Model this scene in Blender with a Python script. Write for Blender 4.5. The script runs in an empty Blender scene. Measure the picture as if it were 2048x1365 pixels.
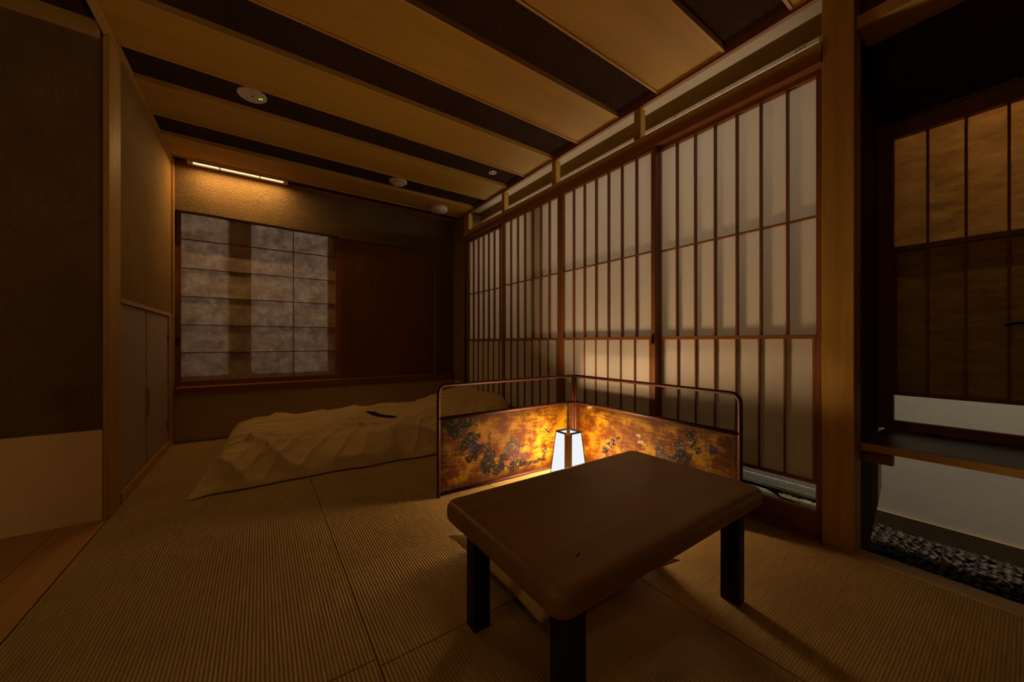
import bpy, bmesh, math, random
import numpy as np
from mathutils import Vector, Matrix, noise
from mathutils.geometry import tessellate_polygon
random.seed(7)
PI = math.pi
C = bpy.context.scene.collection
sc = bpy.context.scene

# ------------------------------------------------------------------ materials
def new_mat(name):
    m = bpy.data.materials.new(name); m.use_nodes = True
    nt = m.node_tree; nt.nodes.clear()
    out = nt.nodes.new('ShaderNodeOutputMaterial')
    return m, nt, out
def N(nt, t, **kw):
    n = nt.nodes.new(t)
    for k, v in kw.items():
        if k.startswith('i_'):
            n.inputs[k[2:].replace('_', ' ')].default_value = v
        else: setattr(n, k, v)
    return n
def bsdf(nt, out, rough=.6, metal=0.0, spec=.4, **kw):
    b = nt.nodes.new('ShaderNodeBsdfPrincipled')
    b.inputs['Roughness'].default_value = rough; b.inputs['Metallic'].default_value = metal
    b.inputs['Specular IOR Level'].default_value = spec
    nt.links.new(b.outputs[0], out.inputs[0]); return b
def coords(nt, scale=(1, 1, 1), rot=(0, 0, 0)):
    tc = nt.nodes.new('ShaderNodeTexCoord'); mp = nt.nodes.new('ShaderNodeMapping')
    mp.inputs['Scale'].default_value = scale; mp.inputs['Rotation'].default_value = rot
    nt.links.new(tc.outputs['Object'], mp.inputs[0]); return mp.outputs[0]
def noise_ramp(nt, vec, scale, c1, c2, lo=.35, hi=.65, detail=6, rough=.6):
    n = nt.nodes.new('ShaderNodeTexNoise'); n.inputs['Scale'].default_value = scale
    n.inputs['Detail'].default_value = detail; n.inputs['Roughness'].default_value = rough
    nt.links.new(vec, n.inputs['Vector'])
    r = nt.nodes.new('ShaderNodeValToRGB')
    r.color_ramp.elements[0].position = lo; r.color_ramp.elements[0].color = (*c1, 1)
    r.color_ramp.elements[1].position = hi; r.color_ramp.elements[1].color = (*c2, 1)
    nt.links.new(n.outputs[0], r.inputs[0]); return n, r
def bump(nt, b, src, strength=.3, dist=.01):
    bp = nt.nodes.new('ShaderNodeBump'); bp.inputs['Strength'].default_value = strength
    bp.inputs['Distance'].default_value = dist
    nt.links.new(src, bp.inputs['Height']); nt.links.new(bp.outputs[0], b.inputs['Normal']); return bp

def wood(name, c1, c2, axis='y', rough=.5, spec=.35, s=14):
    m, nt, out = new_mat(name); b = bsdf(nt, out, rough, spec=spec)
    k = .06; sca = {'x': (k, 1, 1), 'y': (1, k, 1), 'z': (1, 1, k)}[axis]
    v = coords(nt, sca)
    n, r = noise_ramp(nt, v, s, c1, c2, .3, .7, 8, .65)
    n.inputs['Distortion'].default_value = .6
    n2 = nt.nodes.new('ShaderNodeTexNoise'); n2.inputs['Scale'].default_value = s*12
    n2.inputs['Detail'].default_value = 3; nt.links.new(v, n2.inputs['Vector'])
    mx = nt.nodes.new('ShaderNodeMix'); mx.data_type = 'RGBA'; mx.blend_type = 'MULTIPLY'
    mx.inputs[0].default_value = .35
    nt.links.new(r.outputs[0], mx.inputs[6]); nt.links.new(n2.outputs[1], mx.inputs[7])
    nt.links.new(mx.outputs[2], b.inputs['Base Color'])
    bump(nt, b, n2.outputs[0], .08, .002)
    return m
def plaster(name, c1, c2, scale=60, strength=.6, dist=.008, streak=None):
    m, nt, out = new_mat(name); b = bsdf(nt, out, .95, spec=.15)
    v = coords(nt, streak or (1, 1, 1))
    n, r = noise_ramp(nt, v, 4, c1, c2, .3, .7, 10, .7)
    n3, r3 = noise_ramp(nt, v, 210, (.45, .45, .45), (1.25, 1.25, 1.25), .36, .66, 3, .6)
    mg_ = nt.nodes.new('ShaderNodeMix'); mg_.data_type = 'RGBA'; mg_.blend_type = 'MULTIPLY'; mg_.inputs[0].default_value = .75 if strength > .45 else .15
    nt.links.new(r.outputs[0], mg_.inputs[6]); nt.links.new(r3.outputs[0], mg_.inputs[7])
    nt.links.new(mg_.outputs[2], b.inputs['Base Color'])
    n2 = nt.nodes.new('ShaderNodeTexNoise'); n2.inputs['Scale'].default_value = scale
    n2.inputs['Detail'].default_value = 8; n2.inputs['Roughness'].default_value = .65
    n2.inputs['Distortion'].default_value = .15
    nt.links.new(v, n2.inputs['Vector'])
    bump(nt, b, n2.outputs[0], strength, dist); return m
def plain(name, c, rough=.6, metal=0, spec=.4, nscale=40, amt=.12):
    m, nt, out = new_mat(name); b = bsdf(nt, out, rough, metal, spec)
    v = coords(nt)
    d = tuple(max(0, x*(1-amt)) for x in c); u = tuple(min(1, x*(1+amt)) for x in c)
    n, r = noise_ramp(nt, v, nscale, d, u)
    nt.links.new(r.outputs[0], b.inputs['Base Color']); return m
def paper(name, c1, c2, trans=.5, scale=30, lo=.4, hi=.6, stretch=(1, 1, 1), tcol=None):
    m, nt, out = new_mat(name)
    v = coords(nt, stretch)
    n, r = noise_ramp(nt, v, scale, c1, c2, lo, hi, 10, .75)
    d = nt.nodes.new('ShaderNodeBsdfDiffuse'); t = nt.nodes.new('ShaderNodeBsdfTranslucent')
    mx = nt.nodes.new('ShaderNodeMixShader'); mx.inputs[0].default_value = trans
    nt.links.new(r.outputs[0], d.inputs[0]); nt.links.new(r.outputs[0], t.inputs[0])
    nt.links.new(d.outputs[0], mx.inputs[1]); nt.links.new(t.outputs[0], mx.inputs[2])
    nt.links.new(mx.outputs[0], out.inputs[0]); return m
def emit(name, c, s):
    m, nt, out = new_mat(name); e = nt.nodes.new('ShaderNodeEmission')
    e.inputs[0].default_value = (*c, 1); e.inputs[1].default_value = s
    nt.links.new(e.outputs[0], out.inputs[0]); return m
def glass(name):
    m, nt, out = new_mat(name)
    t = nt.nodes.new('ShaderNodeBsdfTransparent'); t.inputs[0].default_value = (.93, .95, .94, 1)
    g = nt.nodes.new('ShaderNodeBsdfGlossy'); g.inputs['Roughness'].default_value = .02
    f = nt.nodes.new('ShaderNodeFresnel'); f.inputs[0].default_value = 1.45
    mx = nt.nodes.new('ShaderNodeMixShader')
    nt.links.new(f.outputs[0], mx.inputs[0]); nt.links.new(t.outputs[0], mx.inputs[1])
    nt.links.new(g.outputs[0], mx.inputs[2]); nt.links.new(mx.outputs[0], out.inputs[0]); return m
def tatami(name, axis):
    # ribs run along `axis`
    m, nt, out = new_mat(name); b = bsdf(nt, out, .75, spec=.25)
    tc = nt.nodes.new('ShaderNodeTexCoord')
    sep = nt.nodes.new('ShaderNodeSeparateXYZ'); nt.links.new(tc.outputs['Object'], sep.inputs[0])
    def wave(sock, period):
        mul = N(nt, 'ShaderNodeMath', operation='MULTIPLY'); mul.inputs[1].default_value = 2*PI/period
        nt.links.new(sock, mul.inputs[0])
        s = N(nt, 'ShaderNodeMath', operation='SINE'); nt.links.new(mul.outputs[0], s.inputs[0]); return s.outputs[0]
    across = sep.outputs['X'] if axis == 'y' else sep.outputs['Y']
    along = sep.outputs['Y'] if axis == 'y' else sep.outputs['X']
    w = wave(across, .0105 if axis == 'y' else .0078)
    w2 = wave(along, .004)
    ad = N(nt, 'ShaderNodeMath', operation='MULTIPLY_ADD'); ad.inputs[1].default_value = .25
    nt.links.new(w2, ad.inputs[0]); nt.links.new(w, ad.inputs[2])
    v = coords(nt, (1, .06, 1) if axis == 'y' else (.06, 1, 1))
    n, r = noise_ramp(nt, v, 150, (.36, .235, .078), (.50, .335, .118), .3, .7, 3, .5)
    v2 = coords(nt)
    n2, r2 = noise_ramp(nt, v2, 3, (.8, .8, .8), (1, 1, 1), .3, .7, 5)
    mx = nt.nodes.new('ShaderNodeMix'); mx.data_type = 'RGBA'; mx.blend_type = 'MULTIPLY'; mx.inputs[0].default_value = 1
    nt.links.new(r.outputs[0], mx.inputs[6]); nt.links.new(r2.outputs[0], mx.inputs[7])
    mr = N(nt, 'ShaderNodeMapRange'); mr.inputs['From Min'].default_value = -1
    mr.inputs['To Min'].default_value = .80 if axis == 'y' else .93; mr.inputs['To Max'].default_value = 1
    nt.links.new(w, mr.inputs[0])
    mx2 = nt.nodes.new('ShaderNodeMix'); mx2.data_type = 'RGBA'; mx2.blend_type = 'MULTIPLY'; mx2.inputs[0].default_value = 1
    nt.links.new(mx.outputs[2], mx2.inputs[6]); nt.links.new(mr.outputs[0], mx2.inputs[7])
    nt.links.new(mx2.outputs[2], b.inputs['Base Color'])
    bump(nt, b, ad.outputs[0], .6 if axis == 'y' else .09, .0014); return m
def cloth(name, c, rough=.9, scale=14, amt=.1):
    m, nt, out = new_mat(name); b = bsdf(nt, out, rough, spec=.1)
    b.inputs['Sheen Weight'].default_value = .15
    v = coords(nt)
    n, r = noise_ramp(nt, v, scale, tuple(x*(1-amt) for x in c), c, .3, .7, 6)
    nt.links.new(r.outputs[0], b.inputs['Base Color'])
    n2 = nt.nodes.new('ShaderNodeTexNoise'); n2.inputs['Scale'].default_value = 9
    n2.inputs['Detail'].default_value = 5; n2.inputs['Distortion'].default_value = 1.2
    nt.links.new(v, n2.inputs['Vector']); bump(nt, b, n2.outputs[0], .35, .02); return m

M = {}
M['hinoki_y'] = wood('pale_cypress_y', (.48, .28, .08), (.62, .38, .12), 'y', .45)
M['hinoki_x'] = wood('pale_cypress_x', (.48, .28, .08), (.62, .38, .12), 'x', .45)
M['hinoki_z'] = wood('pale_cypress_z', (.42, .235, .045), (.60, .35, .085), 'z', .6, s=18, spec=.2)
M['board'] = wood('ceiling_board', (.45, .255, .030), (.54, .315, .045), 'x', .6, s=7)
M['board_trim'] = wood('board_edging', (.50, .27, .06), (.60, .34, .08), 'x', .5)
M['red_y'] = wood('reddish_cedar_y', (.22, .075, .022), (.33, .125, .035), 'y', .5)
M['red_z'] = wood('reddish_cedar_z', (.22, .075, .022), (.33, .125, .035), 'z', .5)
M['red_x'] = wood('reddish_cedar_x', (.22, .075, .022), (.33, .125, .035), 'x', .5)
M['ceil_dark'] = plaster('dark_woven_ceiling', (.036, .017, .008), (.055, .027, .014), 160, .5, .003, (1, .25, 1))
M['plaster_olive'] = plaster('earth_plaster', (.30, .20, .085), (.42, .285, .12), 75, 1.0, .09, (.6, .6, 1.1))
M['plaster_dark'] = plaster('dark_earth_plaster', (.17, .105, .045), (.27, .175, .075), 70, 1.0, .014)
M['plaster_side'] = plaster('fine_earth_plaster', (.24, .15, .040), (.30, .19, .055), 110, .5, .004)
M['niche'] = plaster('dark_fibre_panel', (.17, .075, .020), (.22, .10, .030), 140, .5, .003, (1, 1, .2))
M['white'] = plaster('off_white_wainscot', (.76, .55, .28), (.84, .61, .33), 25, .15, .003)
M['outer_white'] = plaster('white_outer_wall', (.66, .60, .50), (.72, .65, .55), 20, .1, .003)
M['cab'] = plain('cabinet_door_face', (.34, .27, .21), .55, nscale=12, amt=.05)
M['shoji'] = paper('shoji_paper', (.84, .80, .72), (.88, .84, .76), .47, 60)
M['washi'] = paper('mottled_washi', (.50, .42, .33), (.86, .76, .64), .42, 11, .36, .68)
M['washi2'] = paper('fibrous_washi', (.34, .235, .11), (.66, .48, .25), .4, 26, .3, .7, (.3, .3, 1))
M['tat_y'] = tatami('tatami_ribs_lengthwise', 'y'); M['tat_x'] = tatami('tatami_ribs_crosswise', 'x')
M['floor'] = wood('oiled_floor_board', (.48, .24, .06), (.62, .34, .10), 'y', .45, s=6)
M['duvet'] = cloth('cream_duvet_cotton', (.62, .46, .22))
M['cushion'] = cloth('cream_cushion_cotton', (.62, .47, .24))
M['dark_cloth'] = cloth('dark_cloth', (.03, .018, .014))
M['table'] = wood('worn_table_top', (.23, .107, .022), (.38, .19, .05), 'x', .42, s=5, spec=.3)
M['leg'] = wood('dark_lacquered_leg', (.010, .005, .005), (.030, .010, .007), 'z', .5, spec=.2)
M['screen'] = wood('lacquered_screen_frame', (.055, .015, .007), (.08, .022, .010), 'z', .5, spec=.2)
M['lampwood'] = wood('lamp_wood', (.26, .15, .055), (.36, .21, .08), 'z', .5)
M['lampdark'] = plain('lamp_edge', (.05, .03, .015), .5)
M['glow'] = emit('lantern_shade', (.90, .95, 1.0), .95)
M['glow2'] = emit('ceiling_lamp_diffuser', (1, .70, .36), 1.6)
M['glass'] = glass('clear_glass')
M['plastic'] = plain('ivory_plastic', (.55, .46, .36), .45)
M['led'] = emit('green_led', (.35, 1, .12), 2.0)
M['hole'] = plain('dark_hole', (.02, .015, .01), .7)
M['metal'] = plain('dark_iron', (.03, .025, .02), .35, .8)
M['brass'] = plain('aged_brass', (.30, .18, .07), .35, .9)
M['steel'] = plain('galvanised_steel', (.52, .50, .46), .35, .85)
M['rail'] = plain('white_enamelled_rail', (.80, .76, .68), .4)
M['pebble'] = plaster('dark_wet_pebble', (.010, .006, .0035), (.034, .021, .012), 30, .2, .003)
M['pebble_light'] = plaster('pale_brown_pebble', (.03, .022, .012), (.06, .042, .024), 30, .2, .003)
for k in ('pebble', 'pebble_light'):
    p = [n for n in M[k].node_tree.nodes if n.type == 'BSDF_PRINCIPLED'][0]
    p.inputs['Roughness'].default_value = .5; p.inputs['Specular IOR Level'].default_value = .18
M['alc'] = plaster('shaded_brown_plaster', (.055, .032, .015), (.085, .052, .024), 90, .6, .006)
M['gravel'] = plaster('mixed_gravel', (.05, .045, .022), (.20, .16, .085), 12, .2, .003)
M['soil'] = plaster('dark_gravel_bed', (.014, .009, .006), (.028, .019, .012), 60, .6, .02)
M['slab'] = plaster('grey_stone', (.13, .12, .09), (.20, .18, .135), 40, .5, .005)
M['reed'] = plain('dark_violet_reed', (.055, .030, .050), .8, nscale=200, amt=.5)
M['reed_tip'] = plain('pale_reed_tip', (.35, .33, .28), .8)
M['ivory'] = plaster('cream_soffit', (.55, .44, .29), (.62, .50, .34), 20, .15, .003)
M['umber'] = plaster('gravel_curb', (.10, .065, .036), (.14, .09, .05), 60, .3, .004)
M['seam'] = plain('tatami_edge_shadow_line', (.12, .08, .045), .9)

# ------------------------------------------------------------------ mesh helpers
def link(o, parent=None):
    C.objects.link(o)
    if parent is not None: o.parent = parent
    return o
def wloc(p):
    v = Vector((0, 0, 0))
    while p is not None: v += p.location; p = p.parent
    return v
class MB:
    """collects shapes given in room coordinates (metres)"""
    def __init__(s): s.bm = bmesh.new()
    def box(s, x0, x1, y0, y1, z0, z1, bev=0):
        bm = bmesh.new()
        vs = [bm.verts.new(p) for p in ((x0,y0,z0),(x1,y0,z0),(x1,y1,z0),(x0,y1,z0),(x0,y0,z1),(x1,y0,z1),(x1,y1,z1),(x0,y1,z1))]
        for f in ((0,3,2,1),(4,5,6,7),(0,1,5,4),(1,2,6,5),(2,3,7,6),(3,0,4,7)): bm.faces.new([vs[i] for i in f])
        if bev: bmesh.ops.bevel(bm, geom=bm.edges[:], offset=bev, segments=3, profile=.5, affect='EDGES')
        return s.merge(bm)
    def merge(s, bm):
        me = bpy.data.meshes.new('t'); bm.to_mesh(me); bm.free(); s.bm.from_mesh(me); bpy.data.meshes.remove(me); return s
    def prism(s, pts, axis, a0, a1):
        """closed outline pts (p,q) swept along axis from a0 to a1"""
        f = {'x': lambda p, q, a: (a, p, q), 'y': lambda p, q, a: (p, a, q), 'z': lambda p, q, a: (p, q, a)}[axis]
        bm = bmesh.new(); n = len(pts)
        A = [bm.verts.new(f(p, q, a0)) for p, q in pts]; B = [bm.verts.new(f(p, q, a1)) for p, q in pts]
        for i in range(n): bm.faces.new((A[i], A[(i+1) % n], B[(i+1) % n], B[i]))
        for tri in tessellate_polygon([[Vector((p, q, 0)) for p, q in pts]]):
            bm.faces.new([A[i] for i in tri]); bm.faces.new([B[i] for i in tri])
        bmesh.ops.recalc_face_normals(bm, faces=bm.faces[:])
        return s.merge(bm)
    def tube(s, pts, r, seg=8, sy=1.0):
        pts = [Vector(p) for p in pts]; rs = r if isinstance(r, (list, tuple)) else [r]*len(pts)
        bm = bmesh.new(); rings = []; a = None
        for i, p in enumerate(pts):
            t = (pts[min(i+1, len(pts)-1)] - pts[max(i-1, 0)]).normalized()
            if a is None:
                up = Vector((0, 0, 1)) if abs(t.z) < .95 else Vector((0, 1, 0))
                a = t.cross(up).normalized()
            else: a = (a-t*a.dot(t)).normalized()
            b = a.cross(t).normalized()
            rings.append([bm.verts.new(p + rs[i]*(math.cos(2*PI*k/seg)*a + sy*math.sin(2*PI*k/seg)*b)) for k in range(seg)])
        for i in range(len(pts)-1):
            for k in range(seg): bm.faces.new((rings[i][k], rings[i][(k+1) % seg], rings[i+1][(k+1) % seg], rings[i+1][k]))
        bm.faces.new(rings[0][::-1]); bm.faces.new(rings[-1])
        bmesh.ops.recalc_face_normals(bm, faces=bm.faces[:])
        return s.merge(bm)
    def lathe(s, prof, c, seg=32, flip=False):
        """prof: (radius, z) about a vertical axis at c"""
        bm = bmesh.new(); rings = []
        for r, z in prof:
            if r < 1e-5: rings.append([bm.verts.new((c[0], c[1], c[2]+z))])
            else: rings.append([bm.verts.new((c[0]+r*math.cos(2*PI*k/seg), c[1]+r*math.sin(2*PI*k/seg), c[2]+z)) for k in range(seg)])
        for i in range(len(rings)-1):
            A, B = rings[i], rings[i+1]
            for k in range(seg):
                a, b = A[k % len(A)], A[(k+1) % len(A)]; c_, d = B[(k+1) % len(B)], B[k % len(B)]
                q = [v for j, v in enumerate((a, b, c_, d)) if v not in (a, b, c_, d)[:j]]
                if len(q) > 2: bm.faces.new(q)
        bmesh.ops.recalc_face_normals(bm, faces=bm.faces[:])
        return s.merge(bm)
    def build(s, name, mat, parent=None, smooth=False):
        w = wloc(parent)
        bmesh.ops.translate(s.bm, verts=s.bm.verts[:], vec=-w)
        me = bpy.data.meshes.new(name); s.bm.to_mesh(me); s.bm.free()
        me.materials.append(mat)
        if smooth:
            for p in me.polygons: p.use_smooth = True
        return link(bpy.data.objects.new(name, me), parent)
def tag(o, label=None, cat=None, group=None, kind=None):
    if label: o['label'] = label
    if cat: o['category'] = cat
    if group: o['group'] = group
    if kind: o['kind'] = kind
    return o
def empty(name, loc, label=None, cat=None, group=None, kind=None):
    o = bpy.data.objects.new(name, None); o.location = loc; o.empty_display_size = .1
    C.objects.link(o); return tag(o, label, cat, group, kind)
def bx(name, mat, parent, *a, **k): return MB().box(*a, **k).build(name, mat, parent)
def struct(name, mb, mat, label, cat, smooth=False):
    return tag(mb.build(name, mat, None, smooth), label, cat, None, 'structure')

CZ = 2.48      # ceiling height
# ------------------------------------------------------------------ floor
struct('floor', MB().box(-2.7, 2.14, -2.6, 4.5, -.16, -.055), M['floor'], 'wooden sub floor under the mats', 'floor')
bd = MB()
for i, (a, b) in enumerate(((-2.6, -2.15), (-2.147, -1.7), (-1.697, -1.25), (-1.247, -.80), (-.797, -.638))):
    bd.box(a, b, -2.6, 2.69, -.055, .0)
struct('floor_boards', bd, M['floor'], 'smooth reddish wooden floor boards left of the tatami', 'floor')
def mat_(x0, x1, y0, y1, ax, label):
    o = MB().box(x0+.0012, x1-.0012, y0+.0012, y1-.0012, -.05, .0, bev=.0022).build('tatami_mat', M['tat_'+ax])
    return tag(o, label, 'tatami mat', 'borderless tatami mats on the floor')
XS = (-.635, .27, 1.182, 2.045)
mat_(XS[0], XS[1], 1.06, 2.685, 'y', 'long ribbed tatami mat in front of the duvet corner, left of the low table')
mat_(XS[1], XS[2], 1.03, 2.685, 'y', 'ribbed tatami mat reaching from the duvet to behind the low table')
mat_(XS[1], XS[2], -.60, 1.03, 'y', 'shaded tatami mat under the near legs of the low table')
mat_(XS[0], XS[1], -.60, 1.06, 'y', 'tatami mat at the bottom left edge of the photo')
mat_(XS[2], XS[3], 1.94, 2.685, 'x', 'tatami mat behind the folding screen corner')
mat_(XS[2], XS[3], -.60, 1.94, 'x', 'tatami mat in front of the shoji doors, right of the low table')
mat_(XS[0], XS[1], 2.685, 4.31, 'y', 'tatami mat along the cabinet wall under the left end of the duvet')
mat_(XS[1], XS[2], 2.685, 4.31, 'y', 'tatami mat under the middle of the duvet')
mat_(XS[2], XS[3], 2.685, 4.31, 'y', 'tatami mat under the pillow end of the duvet')
mat_(XS[0], XS[1], -2.6, -.60, 'y', 'tatami mat behind the camera on the left')
mat_(XS[1], XS[2], -2.6, -.60, 'y', 'tatami mat behind the camera in the middle')
mat_(XS[2], XS[3], -2.6, -.60, 'y', 'tatami mat behind the camera on the right')

# ------------------------------------------------------------------ ceiling
cl = empty('ceiling', (0, 0, CZ), 'ceiling of alternating cypress boards and dark woven strips', 'ceiling', None, 'structure')
MB().box(-2.7, 2.065, -2.6, 4.42, CZ+.022, CZ+.07).build('woven_field', M['ceil_dark'], cl)
for k in range(-5, 5):
    y0 = .941+.7005*k; y1 = y0+.41
    if k == 4: y1 = 4.128
    lo = -.62 if y0 > -9 else 0
    b = MB()
    n = 1
    b.box(lo, 2.052, y0+.014, y1-.014, CZ-.004, CZ+.022)
    o = b.build('cypress_board', M['board'], cl)
    t = MB().box(lo, 2.058, y0, y0+.0135, CZ-.012, CZ+.022).box(lo, 2.058, y1-.0135, y1, CZ-.012, CZ+.022)
    t.box(2.0525, 2.059, y0+.014, y1-.014, CZ-.010, CZ+.02)
    t.build('board_edging', M['board_trim'], cl)
    if k == -1 or k == 0 or k == 1:
        pass
# edge strips of the ceiling
struct('trim_1', MB().box(2.0595, 2.085, .535, 4.31, CZ-.028, CZ+.02).box(2.0595, 2.085, -2.6, .42, CZ-.028, CZ+.02), M['red_y'], 'dark wooden edge strip of the ceiling above the shoji wall', 'trim')
struct('trim_2', MB().box(-.655, -.6205, -2.6, 4.31, CZ-.016, CZ+.021), M['hinoki_y'], 'pale wooden strip along the left edge of the ceiling boards', 'trim')
struct('trim_3', MB().box(-2.6, -.665, 2.655, 2.69, CZ-.045, CZ+.021), M['hinoki_x'], 'wooden strip where the dark plaster wall meets the ceiling', 'trim')
struct('trim_4', MB().box(-.618, 2.055, 4.285, 4.31, CZ-.016, CZ+.021), M['red_x'], 'thin wooden strip along the top of the back wall', 'trim')

# ------------------------------------------------------------------ left side: dark plaster wall, post, cabinet wall
struct('wall_left', MB().box(-2.7, -.6555, 2.69, 2.86, .455, CZ+.02), M['plaster_dark'], 'dark rough earth plaster wall on the left', 'wall')
struct('baseboard_left', MB().box(-2.7, -.657, 2.682, 2.86, 0, .455), M['white'], 'off-white paper wainscot below the dark plaster', 'wainscot')
struct('trim_5', MB().box(-.655, -.632, 2.683, 2.866, 0, CZ-.02, bev=.002), M['hinoki_z'], 'pale cypress corner post between dark wall and cabinet', 'post')
struct('wall_cabinet', MB().box(-.75, -.637, 2.867, 4.40, 1.142, CZ+.02), M['plaster_side'], 'olive plaster wall above the built-in cabinet', 'wall')
struct('trim_6', MB().box(-.75, -.630, 2.867, 4.255, 1.117, 1.142).box(-.75, -.628, 2.867, 4.30, 0, .062).box(-.75, -.632, 4.146, 4.2, .062, 1.117).box(-.75, -.628, 4.203, 4.255, .062, 1.117),
       M['hinoki_y'], 'pale wooden frame around the cabinet doors', 'trim')
struct('trim_7', MB().box(-.75, -.622, 4.258, 4.312, .062, CZ-.02), M['hinoki_z'], 'narrow wooden corner post beside the paper window', 'post')
cab = empty('built_in_cabinet', (-.65, 3.5, .07), 'low built-in cabinet with two grey-beige doors left of the duvet', 'cabinet')
MB().box(-.80, -.76, 2.87, 4.14, .07, 1.11).build('body', M['cab'], cab)
d1 = MB().box(-.665, -.640, 2.872, 3.452, .066, 1.112, bev=.0015).build('door', M['cab'], cab)
d2 = MB().box(-.665, -.640, 3.457, 4.142, .066, 1.112, bev=.0015).build('door', M['cab'], cab)
MB().box(-.640, -.6375, 3.441, 3.452, .07, 1.108).build('edging', M['hinoki_z'], d1)
MB().box(-.640, -.6375, 3.457, 3.466, .07, 1.108).build('edging', M['hinoki_z'], d2)
h = MB().tube([(-.640, 3.436, .39), (-.628, 3.436, .397), (-.626, 3.436, .48), (-.628, 3.436, .578), (-.640, 3.436, .585)], .0042)
tag(h.build('handle', M['brass'], d1, True), 'slim dark metal bow handle')
for z in (.20, .93): MB().box(-.641, -.634, 4.128, 4.144, z-.03, z+.03).build('hinge', M['metal'], d2)

# ------------------------------------------------------------------ back wall
pts = [(-.637, CZ+.02), (2.08, CZ+.02), (2.08, .492), (1.822, .492), (1.822, 1.74)]
cx_, cz_, rr = 1.822-.29, 2.045-.29, .29
for i in range(0, 13):
    a = i*PI/24; pts.append((cx_+rr*math.cos(a), cz_+rr*math.sin(a)))
pts.append((.70, 2.032))
for i in range(44):
    x = .70-(.70+.637)*i/43
    z = 2.050 + .022*(.7-x)/1.32 + .004*noise.noise(Vector((x*4, 3, 0))) + .004*noise.noise(Vector((x*17, 9, 0))) + .003*noise.noise(Vector((x*60, 1, 0)))
    pts.append((x, z))
bw = MB().prism(pts, 'y', 4.31, 4.405)
struct('wall_back', bw, M['plaster_olive'], 'rough olive earth plaster wall above and beside the paper window', 'wall')
struct('wall_back_recess', MB().box(.735, 1.84, 4.355, 4.404, .4925, 2.035), M['niche'], 'dark brown fibre panel in a recess with a rounded corner', 'wall panel')
struct('trim_8', MB().box(-.620, 2.05, 4.262, 4.44, .425, .492, bev=.003), M['red_x'], 'reddish wooden sill beam under the paper window', 'trim')
M['cream'] = plaster('off_white_wainscot_dim', (.46, .34, .18), (.52, .385, .215), 25, .15, .003)  # off-white wainscot again, colour darkened for the dimmer light at the back
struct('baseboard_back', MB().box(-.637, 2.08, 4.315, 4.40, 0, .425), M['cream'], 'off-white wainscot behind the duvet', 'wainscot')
struct('wall_pier', MB().box(2.066, 2.3, 4.0, 4.31, .40, CZ+.02), M['plaster_dark'], 'narrow dark plaster pier between back wall and shoji doors', 'wall')
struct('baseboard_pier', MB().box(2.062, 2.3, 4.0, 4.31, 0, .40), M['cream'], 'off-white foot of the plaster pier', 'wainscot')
struct('wall_back_outer', MB().box(-1.2, -.615, 4.47, 4.54, -.1, 2.8).box(.600, 3.2, 4.47, 4.54, -.1, 2.8).box(-.615, .60, 4.47, 4.54, -.1, .615).box(-.615, .60, 4.47, 4.54, 2.2, 2.8)
       .box(-.227, -.066, 4.47, 4.54, .615, 2.2),
       M['umber'], 'outer window wall with a broad mullion behind the paper', 'wall')

# window 1: horizontal paper window
w1 = empty('window_1', (.02, 4.37, .5), 'sliding paper window of mottled washi with thin horizontal bars', 'window', None, 'structure')
Yw = 4.410; K = Yw/4.313
def wz(z): return .9+(z-.9)*K
L_, R_, DV = -.580*K, .664*K, .276*K
fr = MB().box(-.640, L_, Yw, Yw+.03, .4925, 2.14).box(R_, .735, Yw-.05, Yw+.03, .4925, 2.045).box(L_, R_, Yw, Yw+.03, .4925, wz(.545))
fr.box(L_, R_, Yw, Yw+.03, 2.12, 2.14).build('frame', M['red_z'], w1)
la = MB()
for z in (.802, 1.052, 1.307, 1.560, 1.818): la.box(L_, R_, Yw+.003, Yw+.012, wz(z)-.004, wz(z)+.004)
la.box(DV-.004, DV+.004, Yw+.0035, Yw+.0125, wz(.545), 2.12)
la.build('lattice', M['red_x'], w1)
MB().box(L_-.002, R_+.002, Yw+.0128, Yw+.0138, .53, 2.13).build('paper', M['washi'], w1)
tag(MB().tube([(-.614, Yw-.006, wz(.92)), (-.614, Yw+.003, wz(.92))], .016, 12).build('finger_pull', M['metal'], w1), 'dark round finger pull')

# ceiling lamp over the window
lamp = empty('ceiling_lamp', (-.15, 4.21, CZ), 'long slim recessed lamp glowing warm over the paper window', 'lamp')
f = MB().box(-.525, .222, 4.160, 4.172, CZ-.012, CZ+.02).box(-.525, .222, 4.238, 4.250, CZ-.012, CZ+.02).box(-.525, -.488, 4.172, 4.238, CZ-.012, CZ+.02).box(.185, .222, 4.172, 4.238, CZ-.012, CZ+.02)
for x in (-.302, -.004): f.box(x-.004, x+.004, 4.172, 4.238, CZ-.012, CZ+.0)
f.build('frame', M['hinoki_x'], lamp)
for a, b in ((-.488, -.306), (-.298, -.008), (0, .185)):
    MB().box(a, b, 4.172, 4.238, CZ-.001, CZ+.012).build('diffuser', M['glow2'], lamp)

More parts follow.
